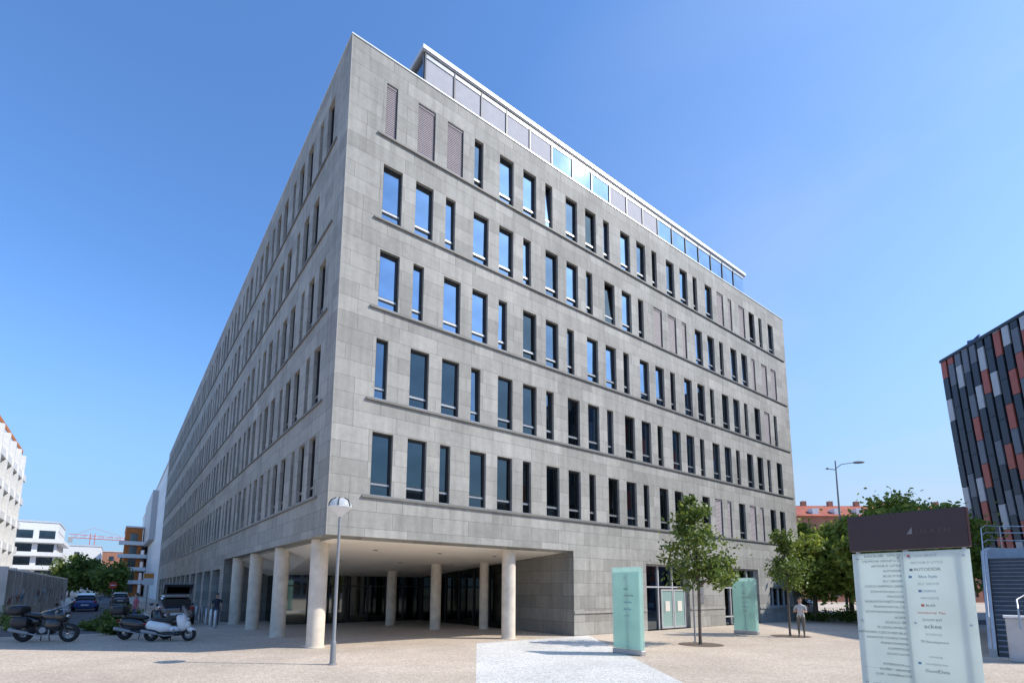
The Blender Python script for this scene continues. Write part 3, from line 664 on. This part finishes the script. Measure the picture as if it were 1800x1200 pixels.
# ================================================================== staircase
ss=thing('outdoor_staircase','broad dark grey outdoor staircase with curved parapet and railings','staircase',(17.6,-13.1,0),R(9.6))
m=MB()
for k in range(22): m.bx(k*.33,k*.33+.35 if k<21 else 16,-7,-.12,k*.16,(k+1)*.16-.03,'dgrey');m.bx(k*.33-.02,k*.33+.35 if k<21 else 16,-7,-.12,(k+1)*.16-.03,(k+1)*.16,'grey')
m.obj('steps',ss)
n=12;m=MB();pts=[]
for k in range(n+1):
    t=k/n;x=-.3+7.6*t;pts.append((x,.02,max(.25,.485*x+.32)))
for x,y in((8.2,-.15),(9.0,-.6),(9.7,-1.4),(10.2,-2.5),(10.4,-3.8),(10.4,-5.4),(10.4,-7)): pts.append((x,y,4.05))
vs=[];fs=[]
for i,(x,y,z) in enumerate(pts):
    a_=Vector(pts[max(i-1,0)]);b_=Vector(pts[min(i+1,len(pts)-1)]);dd=b_-a_;dd.z=0;dd.normalize();nn=Vector((-dd.y,dd.x,0))*.10
    vs+=[(x-nn.x,y-nn.y,0),(x-nn.x,y-nn.y,z),(x+nn.x,y+nn.y,z),(x+nn.x,y+nn.y,0)]
for k in range(len(pts)-1):
    a=k*4;b=a+4
    for j in range(4): fs.append((a+j,a+(j+1)%4,b+(j+1)%4,b+j))
fs.append((0,1,2,3));m.add(vs,fs,'lgrey');m.obj('parapet',ss)
m=MB()
for hh in(.35,.7,1.0): m.tube([(x,y,z+hh) for x,y,z in pts],.020,'galv',8)
for (x,y,z) in pts[::2]: m.tube([(x,y,z),(x,y,z+1.0)],.018,'galv',6)
m.obj('railing',ss,True)
ep=MB();ep.bx(-1.5,-.9,-.95,-.35,0,1.3,'lgrey',.03);ep.bx(-1.54,-.86,-.99,-.31,1.305,1.37,'white');ep.obj('end_pier',ss)
ep=MB();ep.tube([(-1.75,-.66,1.0),(-1.6,-.66,1.6),(-1.2,-.66,1.85),(0,-.9,2.0),(3,-1.6,2.5),(6.9,-2.4,4.5)],.022,'galv',8);ep.tube([(3,-1.6,1.5),(3,-1.6,2.5)],.02,'galv',6);ep.obj('handrail',ss,True)
# ================================================================== vehicles
def spokes(m,c,r,n,mat):
    for k in range(n):
        a=2*math.pi*k/n;m.tube([c,(c[0]+r*math.cos(a),c[1],c[2]+r*math.sin(a))],.014,mat,5)
def wheel(o,x,r,tw,y=0):
    w=MB();w.torus((x,y,r),r-tw,tw,'rubber',28,8,1.0);wo=w.obj('wheel',o,True)
    h=MB();h.torus((x,y,r),r-2*tw+.01,.014,'grey',24,6,2.2);spokes(h,(x,y,r),r-2*tw+.01,8,'grey');h.tube([(x,y-.06,r),(x,y+.06,r)],.04,'chrome',10)
    h.torus((x,y+.05,r),r*.38,.012,'chrome',18,5);h.obj('rim',wo,True)
def motorcycle(loc,rz,label,col,scooter=False,case=True,seatcol='black',grp='motorcycles and scooters parked together'):
    o=thing('scooter' if scooter else 'motorcycle',label,'scooter' if scooter else 'motorcycle',loc,rz,grp)
    r=.27 if scooter else .31;xf,xr=.72,-.66
    wheel(o,xf,r,.065);wheel(o,xr,r,.08)
    m=MB()
    for y in(-.08,.08): m.tube([(xf,y,r),(xf-.16,y,r+.35),(xf-.28,y,.98)],.026,'black',8)
    m.sup((xf-.02,0,r+.19),(.26,.075,.10),col,2.2,Matrix.Rotation(R(12),3,'Y'));m.obj('front_fork',o,True)
    m=MB();m.tube([(.40,-.36,1.03),(.45,-.2,1.07),(.46,0,1.03),(.45,.2,1.07),(.40,.36,1.03)],.016,'black',7)
    for s in(-1,1):
        m.tube([(.38,s*.28,1.05),(.37,s*.40,1.02)],.024,'black',8);m.tube([(.46,s*.22,1.06),(.48,s*.30,1.22)],.008,'black',5);m.sup((.48,s*.32,1.25),(.02,.075,.05),'black',2.5)
    m.obj('handlebar',o,True)
    m=MB()
    if scooter:
        m.sup((.46,0,.74),(.19,.22,.36),col,2.6,Matrix.Rotation(R(-16),3,'Y'));m.sup((.62,0,.62),(.14,.15,.18),col,2.2)
        m.sup((.10,0,.30),(.46,.20,.09),'black',3);m.sup((-.42,0,.57),(.48,.20,.22),col,2.6,Matrix.Rotation(R(10),3,'Y'),taper=.15);m.sup((.05,0,.46),(.32,.10,.12),col,2.6)
        m.sup((-.55,0,.40),(.30,.19,.13),'black',2.5)
    else:
        m.sup((.16,0,.86),(.35,.19,.18),col,2.4,Matrix.Rotation(R(8),3,'Y'));m.sup((-.52,0,.74),(.36,.15,.13),col,2.3,Matrix.Rotation(R(14),3,'Y'))
        m.sup((.46,0,.86),(.20,.22,.24),col,2.3);m.tube([(.38,0,.9),(.30,0,.35),(-.1,0,.22),(-.35,0,.35),(-.3,0,.7)],.03,'black',7)
        m.tube([(-.3,.1,.36),(xr,.1,r)],.03,'black',7);m.tube([(-.3,-.1,.36),(xr,-.1,r)],.03,'black',7)
        for s in(-1,1): m.sup((-.62,s*.26,.66),(.26,.10,.19),'black',3.2)
        m.sup((.24,0,.58),(.28,.21,.24),col,2.6)
    m.obj('body',o,True)
    m=MB();m.sup((-.30,0,.82 if scooter else .88),(.42,.16,.08),seatcol,2.8,Matrix.Rotation(R(6),3,'Y'));m.obj('seat',o,True)
    m=MB()
    if scooter: m.sup((-.45,0,.36),(.26,.15,.14),'black',3)
    else: m.sup((.02,0,.40),(.24,.20,.17),'black',3);m.tube([(.05,-.215,.40),(.05,.215,.40)],.10,'grey',14)
    m.obj('engine',o,True)
    m=MB();m.tube([(.2,-.14,.5),(.22,-.17,.25),(-.1,-.18,.22),(-.4,-.2,.3)],.025,'grey',8);m.tube([(-.38,-.2,.3),(-.92,-.24,.42)],[.05,.065],'grey',12);m.obj('exhaust',o,True)
    m=MB();m.sup((.66 if scooter else .64,0,.86),(.06,.10,.07),'chrome',2);m.obj('headlight',o,True)
    m=MB();m.sup((-.92,0,.80 if not scooter else .68),(.04,.10,.04),'redl',2.5);m.obj('tail_light',o,True)
    m=MB();m.add([(.60,-.17,.98),(.60,.17,.98),(.42,.13,1.36),(.42,-.13,1.36),(.64,0,1.0),(.46,0,1.40)],[(0,4,5,3),(4,1,2,5)],'clear');m.obj('windscreen',o,True)
    if case:
        m=MB();m.sup((-.90,0,1.04),(.25,.28,.18),'black',3.4);m.box((-.88,0,.86),(.34,.2,.03),'grey');m.box((-1.15,0,1.0),(.02,.3,.05),'redl');m.obj('top_case',o,True)
    m=MB();m.tube([(.0,.12,.3),(-.08,.3,.02)],.014,'black',6);m.tube([(-.2,.1,.25),(-.32,.26,.01)],.014,'black',6);m.obj('stand',o)
    return o
hd=math.atan2(-1.5,2.1)
mo=motorcycle((-7.35,9.9,0),hd,'black touring motorcycle with top case parked on cobbles','blackp');mo.scale=(1.24,1.15,1.15)
motorcycle((-3.5,7.6,0),hd+.1,'white step through scooter parked beside a black scooter','whitep',True,False)
mo=motorcycle((-4.25,8.9,0),hd+.12,'black scooter with top case parked behind white one','blackp',True,True);mo.scale=(1.1,1.08,1.12)
def car(loc,rz,label,col,hatch_open=False):
    o=thing('parked_car',label,'car',loc,rz,'cars parked along the street')
    def loft(st,mat,name,par,e=3.2):
        m=MB();n=18;vs=[];fs=[]
        for x,w,zb,zt in st:
            for k in range(n):
                t=2*math.pi*k/n;cx=math.copysign(abs(math.cos(t))**(2/e),math.cos(t));sz=math.copysign(abs(math.sin(t))**(2/e),math.sin(t))
                vs.append((x,w*cx,(zb+zt)/2+(zt-zb)/2*sz))
        for i in range(len(st)-1):
            for k in range(n): fs.append((i*n+k,i*n+(k+1)%n,(i+1)*n+(k+1)%n,(i+1)*n+k))
        fs.append(list(range(n)));fs.append([(len(st)-1)*n+k for k in range(n)]);m.add(vs,fs,mat);return m.obj(name,par,True)
    loft([(-2.15,.74,.38,.80),(-2.08,.84,.28,.98),(-1.6,.88,.22,1.0),(0,.9,.2,.98),(1.0,.89,.2,.94),(1.7,.86,.24,.84),(2.1,.76,.3,.72),(2.18,.6,.36,.6)],col,'body',o)
    loft([(-1.98,.66,.92,1.02),(-1.7,.70,.9,1.36),(-1.2,.69,.9,1.44),(0,.68,.9,1.46),(.55,.66,.9,1.36),(1.15,.66,.9,.95)],'glassd','window_glass',o,4)
    loft([(-1.75,.60,1.37,1.42),(-1.2,.64,1.40,1.49),(0,.63,1.42,1.51),(.5,.58,1.35,1.42)],col,'roof',o,4)
    for x in(-1.35,1.35):
        for y in(-.82,.82):
            w=MB();w.torus((x,y,.31),.22,.09,'rubber',24,8,1.1);wo=w.obj('wheel',o,True);h=MB();h.lathe((0,0,0),[(.001,0),(.16,0),(.2,.02)],'chrome',18)
            hm=h.mesh('rim',True);k=put('rim',hm,wo,(x,y+(.08 if y>0 else -.08),.31));k.rotation_euler=(R(-90 if y>0 else 90),0,0)
    for s in(-1,1):
        m=MB();m.sup((-2.06,s*.68,.84),(.07,.13,.09),'redl',3);m.obj('tail_light',o,True)
        m=MB();m.sup((2.02,s*.6,.66),(.1,.15,.07),'chrome',3);m.obj('headlight',o,True)
        m=MB();m.sup((.75,s*.98,1.0),(.07,.1,.07),col,2.5);m.obj('mirror',o,True)
    m=MB();m.bx(-2.19,-2.165,-.26,.26,.52,.63,'white');m.obj('licence_plate',o)
    if hatch_open:
        m=MB();m.bx(-2.12,-1.6,-.6,.6,.8,1.3,'black');m.bx(-2.13,-2.121,-.5,.5,.80,1.0,'cloD');m.obj('boot_opening',o)
        m=MB();rt=Matrix.Rotation(R(28),3,'Y');m.box((-2.2,0,1.80),(1.05,1.3,.06),col,rt,.02);m.box((-2.22,0,1.76),(.6,1.0,.03),'glassd',rt);m.obj('tailgate',o)
        for s in(-1,1): m=MB();m.tube([(-1.9,s*.55,1.3),(-2.3,s*.55,1.78)],.015,'grey',6);m.obj('tailgate_strut',o)
    else:
        m=MB();m.box((-2.0,0,1.15),(.03,1.1,.2),'glassd',Matrix.Rotation(R(30),3,'Y'));m.obj('rear_window',o)
    return o
co_=car((-2.5,19.5,0),math.pi/2,'dark hatchback with its tailgate wide open','silver',True);co_.scale=(1,1.05,1.12)
car((-7.2,43,0),math.pi/2,'blue hatchback parked beside the hoarding','bluep')
car((-7.4,52,0),math.pi/2,'dark car parked along the kerb','blackp')
car((-4.6,60,0),math.pi/2,'silver car parked along the street','silver')
car((40.5,4,0),math.pi/2,'white car on the road behind trees','whitep')
# ================================================================== people
def person(loc,rz,label,top,legs,pose='stand'):
    o=thing('person',label,'person',loc,rz)
    V=[];E=[];Rd=[]
    def add(p,r,par=None):
        V.append(tuple(p));Rd.append(r);i=len(V)-1
        if par is not None: E.append((par,i))
        return i
    pel=add((0,0,.95),.14);wa=add((0,0,1.1),.125,pel);ch=add((.0,0,1.3),.15,wa);nk0=add((0,0,1.46),.075,ch);nk=add((.01,0,1.54),.052,nk0);hd_=add((.02,0,1.62),.085,nk);h2=add((.02,0,1.70),.088,hd_);add((.0,0,1.755),.05,h2)
    step=.16 if pose=='walk' else .02
    for s in(-1,1):
        hp=add((0,s*.10,.88),.095,pel);kn=add((s*step*.5+.02,s*.10,.49),.06,hp);an=add((s*step-.02,s*.105,.10),.038,kn);add((s*step+.14,s*.12,.035),.033,an)
        sh=add((0,s*.19,1.40),.06,ch)
        if pose=='hold' : el=(.05,s*.25,1.12);wr=(.26,s*.14,1.18);dr=Vector((.8,-s*.4,.3))
        else: el=(-s*step*.6-.02,s*.25,1.12);wr=(-s*step*.9+.05,s*.26,.88);dr=Vector((.15,0,-1))
        e_=add(el,.043,sh);w_=add(wr,.028,e_);dr.normalize();pm=Vector(wr)+dr*.06;pi_=add(pm,.03,w_)
        lat=Vector((1,0,0)) if abs(dr.z)>.6 else Vector((0,0,1))
        for k in range(4):
            f0=pm+dr*.035+lat*(.024*(k-1.5));L=[.06,.07,.066,.05][k];f1=f0+dr*L*.5;f2=f1+dr*L*.45+Vector((0,-s*.012,0))
            a=add(f0,.010,pi_);b=add(f1,.009,a);add(f2,.007,b)
        t0=Vector(wr)+dr*.03+lat*.03;a=add(t0,.011,w_);add(t0+dr*.035+lat*.02,.009,a)
    me=bpy.data.meshes.new('p');me.from_pydata(V,E,[]);ob_=bpy.data.objects.new('p',me);COL.objects.link(ob_)
    md=ob_.modifiers.new('s','SKIN');md.use_smooth_shade=True;sd=ob_.modifiers.new('d','SUBSURF');sd.levels=1
    for i,r in enumerate(Rd): me.skin_vertices[0].data[i].radius=(r,r)
    me.skin_vertices[0].data[0].use_root=True
    bpy.context.view_layer.update();dg=bpy.context.evaluated_depsgraph_get();bm=bpy.data.meshes.new_from_object(ob_.evaluated_get(dg));bpy.data.objects.remove(ob_)
    bm.materials.clear()
    for k in('skin',top,legs,'black'): bm.materials.append(M[k])
    for p in bm.polygons:
        z=p.center.z;y=abs(p.center.y);p.use_smooth=True
        p.material_index=3 if z<.09 else 2 if (z<.93 and y<.2) else 1 if (.93<=z<1.49 and not (y>.2 and z<1.22) and not(pose=='hold' and p.center.x>.12)) else 0
    put('body',bm,o)
    m=MB();m.sup((-.012,0,1.715),(.098,.088,.085),'hair',2.1);m.obj('hair',o,True)
    m=MB()
    for s in(-1,1): m.sup((.10,s*.032,1.655),(.01,.014,.008),'black',2,n=8,m=5);m.sup((.02,s*.088,1.64),(.02,.012,.03),'skin',2,n=8,m=5)
    m.sup((.115,0,1.63),(.018,.013,.022),'skin',2,n=8,m=5);m.sup((.10,0,1.595),(.01,.024,.006),'graf',2,n=8,m=5);m.obj('face',o,True)
    return o
person((19.6,-6.25,0),R(200),'person in white shirt standing beside the young tree','cloW','cloK','hold')
person((-4.3,19.5,0),R(200),'person in pink top standing near the parked car','pink','jeans')
person((-.6,16.9,0),R(260),'person in dark jacket standing by the arcade columns','cloD','jeans')
# ================================================================== camera, light
f=907.7;pi_,yaw,roll=[R(a) for a in(7.77,52.52,.27)]
fw=Vector((math.cos(yaw)*math.cos(pi_),math.sin(yaw)*math.cos(pi_),math.sin(pi_)));r=Vector((math.sin(yaw),-math.cos(yaw),0));u=r.cross(fw)
r2=r*math.cos(roll)+u*math.sin(roll);u2=u*math.cos(roll)-r*math.sin(roll)
cd=bpy.data.cameras.new('camera');co=bpy.data.objects.new('camera',cd);COL.objects.link(co)
co.matrix_world=Matrix((( r2.x,u2.x,-fw.x,CAM.x),(r2.y,u2.y,-fw.y,CAM.y),(r2.z,u2.z,-fw.z,CAM.z),(0,0,0,1)))
cd.sensor_width=36;cd.sensor_fit='HORIZONTAL';cd.lens=f/1800*36;cd.shift_y=(910.9-600)/1800;cd.clip_end=5000;cd.clip_start=.05
sc.camera=co
el=R(43);ax_,ay_=.74,-.673;sd=Vector((ax_*math.cos(el),ay_*math.cos(el),math.sin(el)))
L=bpy.data.lights.new('sun','SUN');L.energy=5.0;L.angle=R(.5);L.color=(1,.935,.84);lo=bpy.data.objects.new('sun',L);COL.objects.link(lo)
lo.rotation_euler=sd.to_track_quat('Z','Y').to_euler()
w=bpy.data.worlds.new('World');sc.world=w;w.use_nodes=True;nt=w.node_tree;bg=nt.nodes['Background']
sk=nt.nodes.new('ShaderNodeTexSky');sk.sky_type='NISHITA';sk.sun_disc=False;sk.sun_elevation=el;sk.sun_rotation=math.atan2(ax_,ay_)
sk.air_density=1.0;sk.dust_density=.8;sk.ozone_density=2.0;sk.altitude=100
gn=N(nt,'ShaderNodeVectorMath',operation='MULTIPLY');gn.inputs[1].default_value=(.98,1.42,1.88);nt.links.new(sk.outputs[0],gn.inputs[0])
tc=N(nt,'ShaderNodeTexCoord')
sx=N(nt,'ShaderNodeSeparateXYZ');nt.links.new(tc.outputs['Generated'],sx.inputs[0])
hz=N(nt,'ShaderNodeMapRange',interpolation_type='SMOOTHSTEP');hz.inputs['From Min'].default_value=-.02;hz.inputs['From Max'].default_value=.48;hz.inputs['To Min'].default_value=.9;hz.inputs['To Max'].default_value=0;nt.links.new(sx.outputs[2],hz.inputs[0])
hm=N(nt,'ShaderNodeMix',data_type='RGBA');nt.links.new(hz.outputs[0],hm.inputs[0]);nt.links.new(gn.outputs[0],hm.inputs[6]);hm.inputs[7].default_value=(2.1,3.4,5.1,1)
mp=N(nt,'ShaderNodeMapping');mp.inputs['Scale'].default_value=(1,1,3.0);mp.inputs['Rotation'].default_value=(.3,.2,.5);nt.links.new(tc.outputs['Generated'],mp.inputs[0])
no=N(nt,'ShaderNodeTexNoise',Scale=1.3,Detail=7.0,Roughness=.55,Distortion=.6);nt.links.new(mp.outputs[0],no.inputs['Vector'])
nr=N(nt,'ShaderNodeMapRange');nr.inputs['From Min'].default_value=.40;nr.inputs['From Max'].default_value=.75;nr.inputs['To Min'].default_value=.26;nr.inputs['To Max'].default_value=.85;nt.links.new(no.outputs[0],nr.inputs[0])
dt=N(nt,'ShaderNodeVectorMath',operation='DOT_PRODUCT');dt.inputs[1].default_value=(.98,.05,-.2);nt.links.new(tc.outputs['Generated'],dt.inputs[0])
dr=N(nt,'ShaderNodeMapRange');dr.inputs['From Min'].default_value=.28;dr.inputs['From Max'].default_value=1.0;dr.inputs['To Min'].default_value=0;dr.inputs['To Max'].default_value=1.0;nt.links.new(dt.outputs['Value'],dr.inputs[0])
ml=N(nt,'ShaderNodeMath',operation='MULTIPLY');nt.links.new(nr.outputs[0],ml.inputs[0]);nt.links.new(dr.outputs[0],ml.inputs[1])
mx=N(nt,'ShaderNodeMix',data_type='RGBA');nt.links.new(ml.outputs[0],mx.inputs[0]);nt.links.new(hm.outputs[2],mx.inputs[6]);mx.inputs[7].default_value=(4.6,5.1,5.6,1)
nt.links.new(mx.outputs[2],bg.inputs[0]);bg.inputs[1].default_value=.15
sc.view_settings.view_transform='Standard';sc.view_settings.look='None';sc.view_settings.exposure=0
